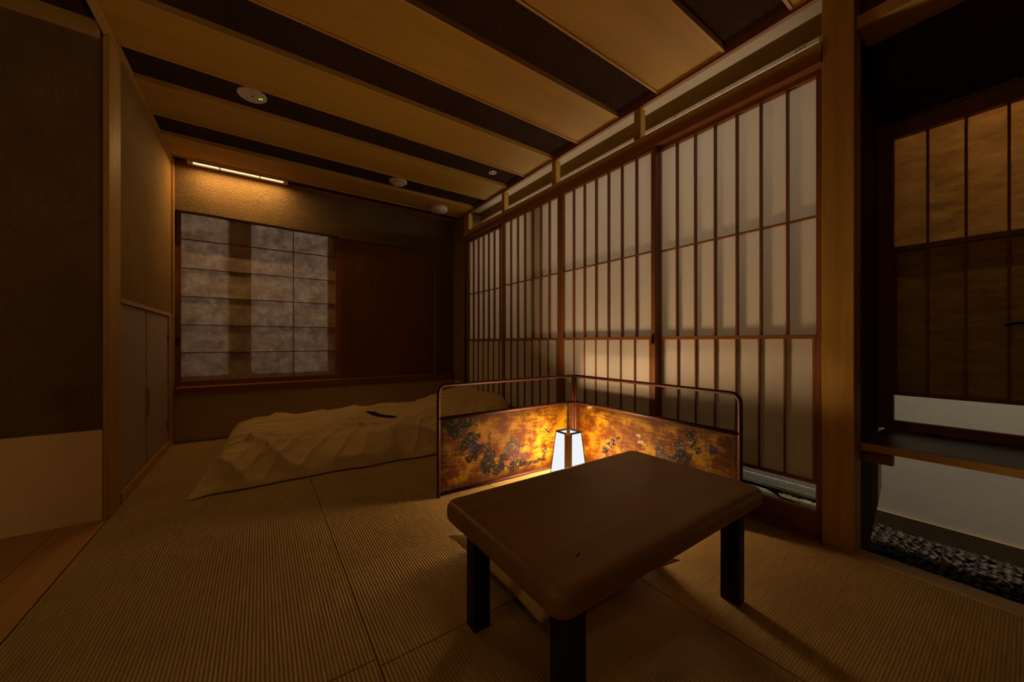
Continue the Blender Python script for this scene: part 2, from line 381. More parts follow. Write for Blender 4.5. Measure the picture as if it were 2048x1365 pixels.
# detectors
def disc(name, c, prof, mat, label, cat, extra=()):
    o = empty(name, c, label, cat)
    MB().lathe(prof, c, 40).build('cover', mat, o, True)
    return o
c = (-.045, 2.882, CZ+.022)
o = disc('smoke_detector', c, [(.080, 0), (.080, -.006), (.075, -.010), (.071, -.008), (.0, -.009)], M['plastic'], 'flat round ceiling detector with two green lights, nearest the camera', 'detector')
for i, (x, y) in enumerate(((.040, .008), (.052, .004))):
    MB().lathe([(.003, 0), (.003, -.004), (0, -.005)], (c[0]+x, c[1]+y, c[2]-.008), 10).build('indicator_light', M['led'], o)
MB().box(c[0]-.005, c[0]+.01, c[1]-.004, c[1]+.006, c[2]-.0105, c[2]-.009).build('marking', M['hole'], o)
MB().box(c[0]-.03, c[0]-.02, c[1]+.03, c[1]+.036, c[2]-.0105, c[2]-.009).build('marking', M['hole'], o)
c = (1.125, 3.60, CZ+.022)
o = disc('smoke_detector', c, [(.085, 0), (.085, -.014), (.06, -.022), (.055, -.034), (.02, -.040), (0, -.040)], M['plastic'], 'round domed smoke detector with dark vents, in the middle of the ceiling', 'detector')
for k in range(10):
    a = 2*PI*k/10; MB().box(c[0]+.058*math.cos(a)-.006, c[0]+.058*math.cos(a)+.006, c[1]+.058*math.sin(a)-.006, c[1]+.058*math.sin(a)+.006, c[2]-.031, c[2]-.025).build('vent', M['hole'], o)
c = (1.72, 3.97, CZ-.004)
disc('smoke_detector', c, [(.095, 0), (.100, -.012), (.098, -.034), (.088, -.046), (0, -.050)], M['plastic'], 'thick round drum shaped detector near the back right corner of the ceiling', 'detector')
c = (1.80, 2.905, CZ+.022)
o = empty('ceiling_ring', c, 'tiny metal ring fitting in the dark ceiling strip near the shoji wall', 'ceiling fitting')
MB().lathe([(.036, 0), (.036, -.006), (.028, -.007), (.027, 0)], c, 28).build('ring', M['rail'], o, True)
MB().lathe([(.012, 0), (.012, -.010), (0, -.011)], c, 16).build('nozzle', M['rail'], o, True)

# ------------------------------------------------------------------ shoji wall
struct('trim_9', MB().box(2.06, 2.165, .425, .533, -.02, CZ+.02, bev=.003), M['hinoki_z'], 'broad pale cypress post at the near end of the shoji doors', 'post')
struct('trim_10', MB().box(2.05, 2.145, .534, 4.0, 2.150, 2.200), M['red_y'], 'grooved header rail over the shoji doors', 'trim')
struct('trim_11', MB().box(2.054, 2.135, .534, 4.0, 2.2005, 2.245), M['hinoki_y'], 'upper header beam over the shoji doors', 'trim')
struct('trim_12', MB().box(2.0465, 2.15, .534, 4.0, -.02, .006), M['red_y'], 'dark wooden threshold under the shoji doors', 'trim')
for i, (a, b) in enumerate(((1.475, 1.525), (2.31, 2.36), (3.10, 3.15), (3.88, 3.998))):
    struct('trim_%d' % (13+i), MB().box(2.065, 2.115, a, b, 2.2455, CZ-.0285), M['hinoki_z'],
           ('short transom post nearest the camera', 'short transom post above the second shoji door', 'short transom post above the third shoji door', 'end board of the transom by the back wall')[i], 'post')

def shoji_door(idx, y0, y1, x0, handle_y, label, grip=True):
    d = empty('door_%d' % idx, ((x0+.02), (y0+y1)/2, .006), label, 'door', None, 'structure')
    s = .030
    f = MB().box(x0, x0+.040, y0, y0+s, .0065, 2.1495, bev=.002).box(x0, x0+.040, y1-s, y1, .0065, 2.1495, bev=.002)
    f.box(x0+.002, x0+.040, y0+s, y1-s, 2.128, 2.1495).box(x0+.002, x0+.040, y0+s, y1-s, .0065, .113)
    f.box(x0+.0175, x0+.037, y0+s, y1-s, .855, .880)
    f.build('frame', M['red_z'], d)
    la = MB(); w = (y1-y0-2*s)
    for k in range(1, 7):
        y = y0+s+w*k/7; la.box(x0+.006, x0+.030, y-.004, y+.004, .9345, 2.128)
    la.box(x0+.0065, x0+.0298, y0+s, y1-s, 1.478, 1.485)
    la.build('lattice', M['red_z'], d)
    MB().box(x0+.0305, x0+.0315, y0+s, y1-s, .8805, 2.13).build('paper', M['shoji'], d)
    sa = empty('sash', (0, 0, 0)); sa.parent = d
    q = .012; ya, yb = y0+s+.001, y1-s-.001
    fm = MB().box(x0-.002, x0+.016, ya, yb, .914, .934).box(x0, x0+.016, ya, yb, .242, .257).box(x0, x0+.016, ya, ya+q, .257, .914).box(x0, x0+.016, yb-q, yb, .257, .914)
    fm.build('sash_frame', M['red_y'], sa)
    l2 = MB()
    for k in range(1, 7):
        y = ya+q+(yb-ya-2*q)*k/7; l2.box(x0+.002, x0+.0138, y-.0035, y+.0035, .257, .914)
    l2.build('sash_lattice', M['red_z'], sa)
    MB().box(x0+.014, x0+.0148, ya+.004, yb-.004, .246, .93).build('sash_paper', M['shoji'], sa)
    MB().box(x0+.030, x0+.033, y0+s, y1-s, .113, .8545).build('glass', M['glass'], d)
    if grip:
        tag(MB().box(x0-.010, x0+.0, handle_y-.006, handle_y+.006, .885, .945, bev=.002).build('handle', M['metal'], d), 'small dark pull')
    return d
XF, XB = 2.056, 2.0985
shoji_door(1, .534, 1.392, XB, 1.37, 'tall shoji door nearest the cypress post, sash raised above a glass strip', False)
shoji_door(2, 1.362, 2.250, XF, 1.376, 'second shoji door from the cypress post, with a small dark pull on its right stile')
shoji_door(3, 2.252, 3.140, XF, 2.264, 'third shoji door from the cypress post, behind the screen corner', False)
shoji_door(4, 3.110, 3.995, XB, 3.2, 'farthest shoji door, next to the back wall pier', False)

# ------------------------------------------------------------------ outside corridor and alcove
struct('wall_outer', MB().box(2.9, 3.0, -1.3, 4.5, -.058, 2.7), M['outer_white'], 'white outer wall beyond the gravel strip', 'wall')
struct('baseboard_outer', MB().box(2.885, 3.0, -1.3, 4.5, -.2, -.058), M['umber'], 'brown curb at the foot of the white outer wall', 'baseboard')
struct('ceiling_corridor', MB().box(2.0855, 2.30, -1.3, 4.5, 2.545, 2.60), M['ivory'], 'cream soffit beyond the transom', 'ceiling')
struct('trim_17', MB().box(2.0855, 2.14, .535, 4.3, 2.497, 2.5445), M['hinoki_y'], 'pale wooden edge of the soffit', 'trim')
struct('wall_transom', MB().box(2.30, 2.90, .535, 4.5, 2.435, 2.66), M['plaster_side'], 'olive plaster beam outside, seen through the transom', 'wall')
cr = empty('curtain_rail', (2.3, 2.2, 2.42), 'white rail running along the outer beam, seen through the transom', 'rail')
MB().box(2.284, 2.312, .60, 3.95, 2.398, 2.424, bev=.002).build('channel', M['rail'], cr)
for i, y in enumerate((.655, .672, .689)): MB().prism([(y, 2.407), (y+.011, 2.407), (y+.0055, 2.415)], 'x', 2.2832, 2.2842).build('marking', M['hole'], cr)
for y in (1.36, 2.5): MB().box(2.2825, 2.2842, y, y+.006, 2.399, 2.423).build('joint', M['steel'], cr)
struct('trim_18', MB().box(2.16, 2.215, 2.52, 2.72, -.1, 2.15), M['umber'], 'outer post behind the third shoji door', 'post')

struct('floor_gravel_bed', MB().box(2.151, 2.90, -1.3, 4.5, -.2, -.145), M['soil'], 'dark bed under the gravel', 'ground')
struct('trim_19', MB().box(2.046, 2.150, -1.3, .424, -.1, -.004).box(2.046, 2.072, -1.3, .424, -.004, .002), M['hinoki_y'], 'pale wooden kerb between tatami and gravel', 'trim')
sw = MB().prism([(2.166, -.1), (2.44, -.1), (2.70, .13), (2.70, 2.54), (2.166, 2.54)], 'y', .45, .532)
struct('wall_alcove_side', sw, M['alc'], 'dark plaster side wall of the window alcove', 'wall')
struct('wall_alcove_near', MB().box(2.046, 2.9, -1.4, -1.3, -.2, 2.6).box(2.07, 2.2, -2.6, -1.4, -.1, 2.6), M['plaster_dark'], 'plaster wall to the right of the camera', 'wall')
struct('wall_behind', MB().box(-2.7, 2.2, -2.7, -2.6, -.1, 2.6), M['plaster_side'], 'plaster wall behind the camera', 'wall')
struct('wall_hall', MB().box(-2.8, -2.7, -2.7, 2.9, -.1, 2.6), M['plaster_side'], 'plaster wall at the far left', 'wall')
struct('wall_cabinet_back', MB().box(-1.2, -.85, 2.87, 4.5, -.1, 2.6), M['plaster_side'], 'wall behind the cabinet', 'wall')
# alcove beam, sloping reed ceiling, panel above
struct('trim_20', MB().box(2.085, 2.255, -1.3, .424, 2.232, 2.285), M['hinoki_y'], 'pale wooden beam over the alcove', 'trim')
struct('wall_alcove_top', MB().box(2.17, 2.20, -1.3, .424, 2.2855, 2.545), M['niche'], 'dark brown panel above the alcove beam', 'wall')
struct('ceiling_alcove', MB().prism([(2.2, 2.55), (2.9, 2.55), (2.9, 2.6), (2.2, 2.6)], 'y', -1.3, .53), M['ceil_dark'], 'dark ceiling over the alcove', 'ceiling')
rb = empty('reed_blind', (2.42, -.4, 2.13), 'sloping dark violet reed blind above the alcove window', 'blind')
A, B = Vector((2.258, 0, 2.252)), Vector((2.594, 0, 2.004))
r_ = MB(); t_ = MB(); k = 0; y = .420
while y > -1.28:
    e = random.uniform(-.004, .006); d_ = (B-A).normalized()
    r_.tube([A+Vector((0, y, 0)), B+d_*e+Vector((0, y, 0))], .0032, 5)
    if -.5 < y < .26 and random.random() < .8: t_.tube([B+d_*(e-.001)+Vector((0, y, -.001)), B+d_*(e+random.uniform(.005, .016))+Vector((0, y, -.001))], .0030, 5)
    y -= .0062
tag(r_.build('reeds', M['reed'], rb), kind='stuff'); tag(t_.build('reed_tips', M['reed_tip'], rb), kind='stuff')
s_ = MB()
for t in (.1, .5, .9):
    p = A.lerp(B, t); s_.box(p.x-.001, p.x+.001, -1.28, .42, p.z-.0050, p.z-.0030)
s_.build('binding', M['dark_cloth'], rb)

# window 2
WX = 2.60
w2 = empty('window_2', (WX, -.35, .46), 'alcove paper window with raised sash over a glass strip', 'window', None, 'structure')
ye = -1.29
f = MB().box(WX, WX+.035, .392, .4495, .462, 1.985).box(WX, WX+.035, ye, .392, 1.918, 1.985).box(WX, WX+.035, ye, .392, .462, .506)
f.box(WX+.018, WX+.034, ye, .392, 1.222, 1.240)
f.build('frame', M['red_z'], w2)
la = MB(); ys = [.279-.114*k for k in range(14)]
for y in ys: la.box(WX+.006, WX+.016, y-.0045, y+.0045, 1.373, 1.918)
la.build('lattice', M['red_z'], w2)
MB().box(WX+.0345, WX+.0355, ye, .40, 1.224, 1.93).build('paper', M['washi2'], w2)
sa = empty('sash', (0, 0, 0)); sa.parent = w2
f = MB().box(WX-.002, WX+.016, ye, .390, 1.348, 1.372).box(WX, WX+.016, ye, .390, .634, .652).box(WX, WX+.016, .380, .391, .652, 1.348)
f.build('sash_frame', M['red_y'], sa)
la = MB()
for y in ys: la.box(WX+.003, WX+.010, y-.004, y+.004, .652, 1.348)
la.build('sash_lattice', M['red_z'], sa)
MB().box(WX+.0135, WX+.0143, ye, .385, .64, 1.36).build('sash_paper', M['washi2'], sa)
MB().box(WX+.028, WX+.031, ye, .392, .506, 1.222).build('glass', M['glass'], w2)
hk = MB().tube([(WX+.004, .060, .968), (WX-.014, .056, .973), (WX-.020, .03, .977), (WX-.021, -.03, .976), (WX-.018, -.09, .974)], .0052, 8)
tag(hk.build('latch_rod', M['metal'], w2, True), 'thin black rod')
struct('wall_alcove_lintel', MB().box(2.60, 2.70, -1.3, .449, 1.9855, 2.549), M['niche'], 'dark panel over the alcove window', 'wall')
sh = empty('alcove_shelf', (2.37, -.4, .45), 'dark polished board shelf below the alcove window', 'shelf')
M['shelf'] = wood('polished_shelf', (.10, .035, .018), (.15, .055, .025), 'y', .38, spec=.3)
MB().box(2.150, 2.64, -1.29, .424, .430, .461, bev=.002).build('board', M['shelf'], sh)
MB().box(2.1405, 2.1495, -1.29, .424, .430, .461, bev=.001).build('front_edge', M['hinoki_y'], sh)
MB().box(2.18, 2.215, .330, .4245, .375, .4295).build('bracket', M['red_z'], sh)
# small star shaped leaf on the shelf
lf = MB(); bm = bmesh.new(); cc = Vector((2.555, .255, .4635)); ring = []
for k in range(14):
    a = 2*PI*k/14; r = (.042 if k % 2 == 0 else .014)*(1+.15*math.sin(3*k))
    ring.append(bm.verts.new(cc+Vector((r*.6*math.cos(a), r*1.1*math.sin(a), .004 if k % 2 == 0 else .001))))
top = bm.verts.new(cc+Vector((0, 0, .012))); bot = bm.verts.new(cc+Vector((0, 0, -.001)))
for k in range(14):
    bm.faces.new((ring[k], ring[(k+1) % 14], top)); bm.faces.new((ring[(k+1) % 14], ring[k], bot))
lf.merge(bm); tag(lf.build('dried_leaf', M['hole']), 'small dark star shaped leaf on the alcove shelf by the window', 'leaf')

# gravel: individual pebbles in the alcove, the rest as one mass
def pebble_mesh(seed, mat):
    bm = bmesh.new(); bmesh.ops.create_icosphere(bm, subdivisions=2, radius=1)
    for v in bm.verts:
        n = noise.noise(v.co*1.3+Vector((seed*7.1, 0, 0))); v.co *= 1+.28*n
        v.co.x *= 1.0; v.co.y *= .72; v.co.z *= .58
    me = bpy.data.meshes.new('pebble'); bm.to_mesh(me); bm.free(); me.materials.append(mat)
    for p in me.polygons: p.use_smooth = True
    return me
pm = [pebble_mesh(i, M['pebble'] if i < 6 else M['pebble_light']) for i in range(8)]
cam_xy = Vector((0, 0, .9))
cells = []
sp = .034
nx = int((2.878-2.168)/sp)
for iy in range(int((.44+1.28)/sp)):
    for ix in range(nx):
        x = 2.170+(ix+.5*(iy % 2))*sp+random.uniform(-.006, .006); y = .432-iy*sp+random.uniform(-.006, .006)
        if x > 2.87: continue
        if (x-2.62)**2/.0121+(y+.105)**2/.0169 < 1: continue
        cells.append((x, y))
def px(x, y, z=-.12):
    th = .60849; r = x*math.cos(th)-y*math.sin(th); d = x*math.sin(th)+y*math.cos(th)
    return (1024+722*r/d, 684-722*(z-.9)/d) if d > .1 else (9999, 9999)
vis = [c_ for c_ in cells if px(*c_)[0] < 2060]
rest = [c_ for c_ in cells if px(*c_)[0] >= 2060]
vis.sort(key=lambda q: q[0]**2+q[1]**2)
proto = None; single = vis[:300]; rest += vis[300:]
LP = 'smooth dark river pebble in the gravel bed under the alcove shelf'
for i, (x, y) in enumerate(single):
    o = bpy.data.objects.new('pebble', pm[random.choice((0, 1, 2, 3, 4, 5, 0, 1, 2, 3, 6))]) if proto is None else proto.copy()
    if proto is None: proto = o
    else: o.data = pm[random.choice((0, 1, 2, 3, 4, 5, 0, 1, 2, 3, 4, 5, 6, 7))]
    C.objects.link(o)
    s = random.uniform(.0135, .0205)
    o.location = (x, y, -.145+s*.5+random.uniform(-.001, .006)); o.scale = (s, s, s)
    o.rotation_euler = (random.uniform(-.25, .25), random.uniform(-.25, .25), random.uniform(0, 2*PI))
    o['label'] = LP; o['category'] = 'pebble'; o['group'] = 'river pebbles in the alcove gravel bed'
g = MB()
def scatter(g, lst, zz=-.137):
    for (x, y) in lst:
        bm = bmesh.new(); bm.from_mesh(random.choice(pm)); s = random.uniform(.015, .02)
        mt = Matrix.Translation((x, y, zz+random.uniform(0, .006))) @ Matrix.Rotation(random.uniform(0, 6.28), 4, 'Z') @ Matrix.Scale(s, 4)
        bmesh.ops.transform(bm, matrix=mt, verts=bm.verts[:]); g.merge(bm)
x = 2.25; oth = []
yy = .45
while yy < 2.2:
    xx = 2.2
    while xx < (2.87 if yy < .70 else 2.73):
        oth.append((xx+random.uniform(-.006, .006), yy+random.uniform(-.006, .006))); xx += .034
    yy += .034
def slab_edge(y): return 2.50 if y < .6 else 2.53+(y-.6)*.52+.03
extra = []
yy = .615
while yy < 1.3:
    xx = 2.5
    while xx < 2.742:
        if xx > slab_edge(yy): extra.append((xx+random.uniform(-.005, .005), yy+random.uniform(-.005, .005)))
        xx += .021
    yy += .021
gr = g; scatter(gr, extra, -.082); g = MB(); scatter(g, rest+[q for q in oth if q[1] < .585])
tag(g.build('gravel', M['pebble'], None, True), 'dark gravel filling the alcove bed around the nearer pebbles', 'gravel', None, 'stuff'); g = gr
tag(g.build('gravel', M['gravel'], None, True), 'mass of mixed grey-green gravel seen through the glass strip', 'gravel', None, 'stuff')

mg = empty('metal_grate', (2.82, 1.5, -.04), 'expanded metal grate lying along the white outer wall', 'grate')
g = MB()
p = .034; x0, x1, y0, y1 = 2.742, 2.884, .74, 2.4
nyy = int((y1-y0)/p)
for i in range(-5, nyy):
    for sgn in (1, -1):
        ya_ = y0+i*p
        if sgn == 1: a, b = (x0, ya_), (x1, ya_+(x1-x0)*1.2)
        else: a, b = (x1, ya_), (x0, ya_+(x1-x0)*1.2)
        g.tube([(a[0], a[1], -.042+.002*sgn), (b[0], b[1], -.042+.002*sgn)], .0022, 5)
g.build('mesh', M['steel'], mg)
MB().box(x0-.003, x0, y0-.01, y1+.2, -.052, -.036).box(x1-.0005, x1+.0, y0-.01, y1+.2, -.05, -.034).build('edge_bar', M['steel'], mg)
MB().box(2.76, 2.775, y0, y1, -.145, -.046).box(2.85, 2.865, y0, y1, -.145, -.046).build('support', M['metal'], mg)
sl = MB(); pts2 = [(2.16, 1.9), (2.16, .60), (2.50, .60), (2.535, .69), (2.56, .76), (2.605, .845), (2.65, .895), (2.695, .94), (2.735, 1.0), (2.735, 1.9)]
sl.prism(pts2, 'z', -.144, -.070)
tag(sl.build('stone_slab', M['slab']), 'pale grey slab with a curved edge beside the gravel outside the door', 'slab')
# dark boulder at the right edge
bm = bmesh.new(); bmesh.ops.create_icosphere(bm, subdivisions=4, radius=1)
for v in bm.verts:
    n = noise.fractal(v.co*1.4+Vector((4, 2, 1)), 1, 2, 5); v.co *= 1+.16*n
    v.co = Vector((v.co.x*.10, v.co.y*.12, v.co.z*.085))+Vector((2.62, -.105, -.085))
tag(MB().merge(bm).build('boulder', M['soil'], None, True), 'dark rough rock sitting on the gravel at the right edge', 'rock')

# ------------------------------------------------------------------ folding screen
ART_W, ART_H = 1.03, .425
LB = [(0.057,0.392,0.034,0.05,'k'),(0.112,0.345,0.047,0.034,'k'),(0.176,0.393,0.039,0.04,'h'),(0.15,0.38,0.052,0.023,'k'),(0.234,0.403,0.012,0.041,'s'),(0.144,0.324,0.022,0.028,'g'),(0.156,0.253,0.026,0.031,'k'),(0.214,0.278,0.043,0.035,'k'),(0.228,0.23,0.047,0.032,'b'),(0.254,0.202,0.031,0.023,'k'),(0.208,0.164,0.04,0.023,'k'),(0.329,0.254,0.01,0.054,'s'),(0.336,0.163,0.042,0.03,'k'),(0.315,0.101,0.042,0.042,'k'),(0.308,0.055,0.028,0.03,'k'),(0.499,0.226,0.034,0.028,'g'),(0.503,0.175,0.065,0.044,'g'),(0.481,0.13,0.071,0.031,'p'),(0.429,0.103,0.037,0.043,'k'),(0.526,0.065,0.066,0.034,'k'),(0.4,0.06,0.043,0.027,'k'),(0.685,0.052,0.101,0.01,'k'),(0.778,0.107,0.015,0.04,'s'),(0.795,0.257,0.011,0.007,'k'),(0.821,0.24,0.013,0.007,'k'),(0.761,0.309,0.026,0.02,'o'),(0.604,0.107,0.024,0.019,'p'),(0.466,0.083,0.03,0.019,'o'),(0.588,0.192,0.04,0.006,'s'),(0.268,0.258,0.027,0.023,'o')]
RB = [(0.846,0.39,0.038,0.017,'r'),(0.854,0.368,0.025,0.022,'k'),(0.881,0.336,0.015,0.028,'k'),(0.903,0.303,0.01,0.016,'k'),(0.795,0.316,0.018,0.027,'k'),(0.803,0.283,0.023,0.029,'g'),(0.836,0.258,0.038,0.024,'k'),(0.801,0.371,0.02,0.015,'r'),(0.681,0.258,0.028,0.021,'g'),(0.367,0.251,0.021,0.007,'k'),(0.331,0.217,0.022,0.008,'k'),(0.301,0.186,0.021,0.009,'k'),(0.27,0.155,0.023,0.011,'k'),(0.255,0.133,0.017,0.008,'k'),(0.224,0.101,0.031,0.021,'o'),(0.53,0.291,0.014,0.012,'w'),(0.549,0.257,0.028,0.012,'w'),(0.972,0.316,0.013,0.021,'v'),(1.085,0.371,0.024,0.052,'d'),(1.031,0.367,0.03,0.027,'d'),(0.437,0.439,0.021,0.008,'w'),(0.134,0.421,0.021,0.009,'w'),
      (0.80,0.20,0.06,0.05,'k'),(0.70,0.19,0.05,0.05,'g'),(0.55,0.10,0.06,0.03,'k')]
COL = {'k': (.018,.013,.012), 'h': (.05,.02,.008), 's': (.05,.022,.01), 'g': (.10,.075,.07), 'b': (.035,.03,.075), 'p': (.13,.055,.06), 'o': (.55,.16,.05), 'r': (.16,.014,.006), 'w': (.75,.62,.36), 'v': (.06,.04,.14), 'd': (.11,.035,.010)}
def vnoise(U, V, f, seed):
    U = U+11.3; V = V+7.7
    rs = np.random.RandomState(seed); n = 256; g_ = rs.rand(n, n)
    x = U*f; y = V*f; xi = np.floor(x).astype(int); yi = np.floor(y).astype(int)
    fx = x-xi; fy = y-yi; fx = fx*fx*(3-2*fx); fy = fy*fy*(3-2*fy)
    a = g_[xi % n, yi % n]; b = g_[(xi+1) % n, yi % n]; c_ = g_[xi % n, (yi+1) % n]; d_ = g_[(xi+1) % n, (yi+1) % n]
    return a*(1-fx)*(1-fy)+b*fx*(1-fy)+c_*(1-fx)*fy+d_*fx*fy
def fbm(U, V, f, seed, o=5):
    s = 0; a = 1; t = 0
    for k in range(o):
        c_, s_2 = math.cos(.9+1.7*k), math.sin(.9+1.7*k)
        s = s+a*vnoise(U*c_-V*s_2+3, U*s_2+V*c_+5, f*2**k, seed+k); t += a; a *= .55
    return s/t
def painting(name, P0, du, length, height, blobs, seed, parent, nrm, cracks=()):
    nx_, nz_ = 470, 190
    u = np.linspace(0, length, nx_); z = np.linspace(0, height, nz_)
    U, V = np.meshgrid(u, z, indexing='ij')
    du1 = fbm(U, V, 22, seed)-.5; dv1 = fbm(U, V, 22, seed+30)-.5
    du2 = fbm(U, V, 90, seed+60, 3)-.5; dv2 = fbm(U, V, 90, seed+90, 3)-.5
    base = np.zeros((nx_, nz_, 3))
    wv = V+.02*fbm(U, V, 8, seed+9)
    wu = U+.03*fbm(U, V, 10, seed+19); wv = V+.06*fbm(U, V, 6, seed+9)
    br = vnoise(wu, wv*6, 17, seed+5)*.17+vnoise(wu*1.3, wv*7, 41, seed+6)*.10+vnoise(wu*5+wv, wv*.8, 29, seed+7)*.07+fbm(U, V, 18, seed+8, 6)*.66
    br = (np.clip((br-.38)/.24, 0, 1)**1.3)[..., None]
    base += (1-br)*np.array((.060, .0150, .0006))+br*np.array((.200, .118, .0040))
    old = np.clip((fbm(U, V, 5, seed+11)-.42)/.25, 0, 1)[..., None]
    base = base*(1-.6*old)+np.array((.058, .016, .0010))*.6*old
    # worn patina and painted light fall-off together darken the edges of each panel
    e = fbm(U, V, 9, seed+13)
    edge = np.minimum(np.minimum(U, length-U)/.07, np.minimum(V, height-V)/.05)
    w = np.clip(1.1-edge+.9*(e-.5), 0, 1)[..., None]*.75
    base = base*(1-w)+np.array((.022, .0055, .0010))*w
    for (bu, bv, ru, rv, kd) in blobs:
        Up = U+.05*du1+.022*du2; Vp = V+.05*dv1+.022*dv2
        d = np.sqrt(((Up-bu)/ru)**2+((Vp-bv)/rv)**2)
        m = np.clip((1.28-d)/.22, 0, 1)
        if kd == 'h': m = m*np.clip((d-.55)/.15, 0, 1)
        hole = np.clip((fbm(U, V, 60, seed+int(bu*999), 3)-.36)/.08, 0, 1)
        m = (m*(.72+.28*hole))[..., None]*(.8 if kd in 'sod' else .97)
        tone = np.array(COL[kd])*.28*(.6+1.1*fbm(U, V, 120, seed+3, 2)[..., None])
        base = base*(1-m)+tone*m
    rs = np.random.RandomState(seed)
    near = [(b[0], b[1], max(b[2], .03), max(b[3], .03)) for b in blobs if b[4] in 'kbgosp']
    for i in range(650):
        if near and rs.rand() < .8:
            q = near[rs.randint(len(near))]; cu, cv = q[0]+rs.randn()*q[2]*.8, q[1]+rs.randn()*q[3]*.8
        else: cu, cv = rs.rand()*length, rs.rand()*height
        iu, iv = int(cu/length*nx_), int(cv/height*nz_)
        if 1 < iu < nx_-2 and 1 < iv < nz_-2:
            cc_ = np.array(((.34, .30, .22), (.26, .17, .06), (.004, .003, .003), (.17, .05, .02))[rs.choice(4, p=(.38, .2, .30, .12))])
            r = 0 if rs.rand() < .6 else 1
            base[iu:iu+1+r, iv:iv+1+r] = base[iu:iu+1+r, iv:iv+1+r]*.25+cc_*.75
    for cu in cracks:
        for j in range(nz_):
            iu = int((cu+.004*math.sin(j*.13)+.002*math.sin(j*.7))/length*nx_)
            if 0 <= iu < nx_: base[iu, j] = base[iu, j]*.5+np.array((.24, .12, .05))*.6
    P0 = np.array(P0); du = np.array(du)
    co = P0[None, None, :]+U[..., None]*du[None, None, :]+V[..., None]*np.array((0, 0, 1.0))
    w_ = wloc(parent); co = co-np.array(w_)
    n0 = nx_*nz_
    vs = co.reshape(-1, 3)
    back = vs-np.array(nrm)*.006
    allv = np.vstack((vs, back[[0, (nx_-1)*nz_, nx_*nz_-1, nz_-1]]))
    i, j = np.meshgrid(np.arange(nx_-1), np.arange(nz_-1), indexing='ij')
    a = (i*nz_+j).ravel(); F = np.stack((a, a+nz_, a+nz_+1, a+1), 1).tolist()
    F.append((n0, n0+3, n0+2, n0+1))
    me = bpy.data.meshes.new(name); me.from_pydata(allv.tolist(), [], F); me.update()
    ca = me.color_attributes.new('paint', 'FLOAT_COLOR', 'POINT')
    colr = np.ones((len(allv), 4)); colr[:n0, :3] = base.reshape(-1, 3); colr[n0:, :3] = .05
    ca.data.foreach_set('color', colr.ravel().astype(np.float32))
    me.materials.append(M['art']); return link(bpy.data.objects.new(name, me), parent)
m, nt, out = new_mat('aged_gold_painting'); b = bsdf(nt, out, .6, .0, .05)
at = nt.nodes.new('ShaderNodeVertexColor'); at.layer_name = 'paint'; 
mxa = N(nt, 'ShaderNodeMix', data_type='RGBA', blend_type='MULTIPLY'); mxa.inputs[0].default_value = 1; mxa.inputs[7].default_value = (.78, .70, .65, 1)
nt.links.new(at.outputs[0], mxa.inputs[6]); nt.links.new(mxa.outputs[2], b.inputs['Base Color'])
v = coords(nt, (1, 1, 1)); n_, r_ = noise_ramp(nt, v, 260, (0, 0, 0), (1, 1, 1)); bump(nt, b, n_.outputs[0], .35, .002)
M['art'] = m

CO = Vector((1.908, 1.932, 0))      # the fold
L0 = Vector((.842, 1.950, 0)); R0 = Vector((1.900, .800, 0))
TOP = .648
fs = empty('folding_screen', (1.9, 1.93, 0), 'low two-panel folding screen with a gold painting, standing behind the lantern', 'folding screen')
def screen_panel(P, Q, tube_r=.0105, side=1):
    """P: outer foot, Q: fold foot"""
    d = (Q-P).normalized(); L = (Q-P).length; out_ = []
    R_ = .045
    pts = [P+Vector((0, 0, .0)), P+Vector((0, 0, TOP-R_))]
    for k in range(1, 8):
        a = k*PI/16; pts.append(P+d*(R_-R_*math.cos(a))+Vector((0, 0, TOP-R_+R_*math.sin(a))))
    pts.append(P+d*(L)+Vector((0, 0, TOP)))
    f = MB().tube(pts, tube_r, 10)
    f.tube([Q, Q+Vector((0, 0, TOP+.002))], tube_r*.9, 10)
    f.tube([P+Vector((0, 0, .016)), Q+Vector((0, 0, .016))], tube_r, 8)
    f.tube([P+Vector((0, 0, .455)), Q+Vector((0, 0, .455))], tube_r*1.05, 8)
    return f
nL = Vector((.0167, -1, 0)).normalized(); nR = Vector((-1, 0, 0))
dl = (CO-L0).normalized(); dr = (CO-R0).normalized()
offL = CO-dl*.014; offR = CO-dr*.014
pl = screen_panel(L0, offL).build('panel_frame', M['screen'], fs, True)
pr = screen_panel(R0, offR).build('panel_frame', M['screen'], fs, True)
painting('painted_panel', L0+dl*.010+Vector((0, .002, .026))*1, dl, (offL-L0).length-.020, .420, LB, 3, fs, (0, -1, 0))
ddr = -dr
painting('painted_panel', offR+ddr*.010+Vector((0, 0, .026)), ddr, (offR-R0).length-.020, .420, RB, 21, fs, (-1, 0, 0), (.93, 1.075))
for z in (.06, .40, .61): MB().tube([CO+Vector((-.004, -.004, z-.02)), CO+Vector((-.004, -.004, z+.02))], .006, 8).build('hinge', M['brass'], fs)

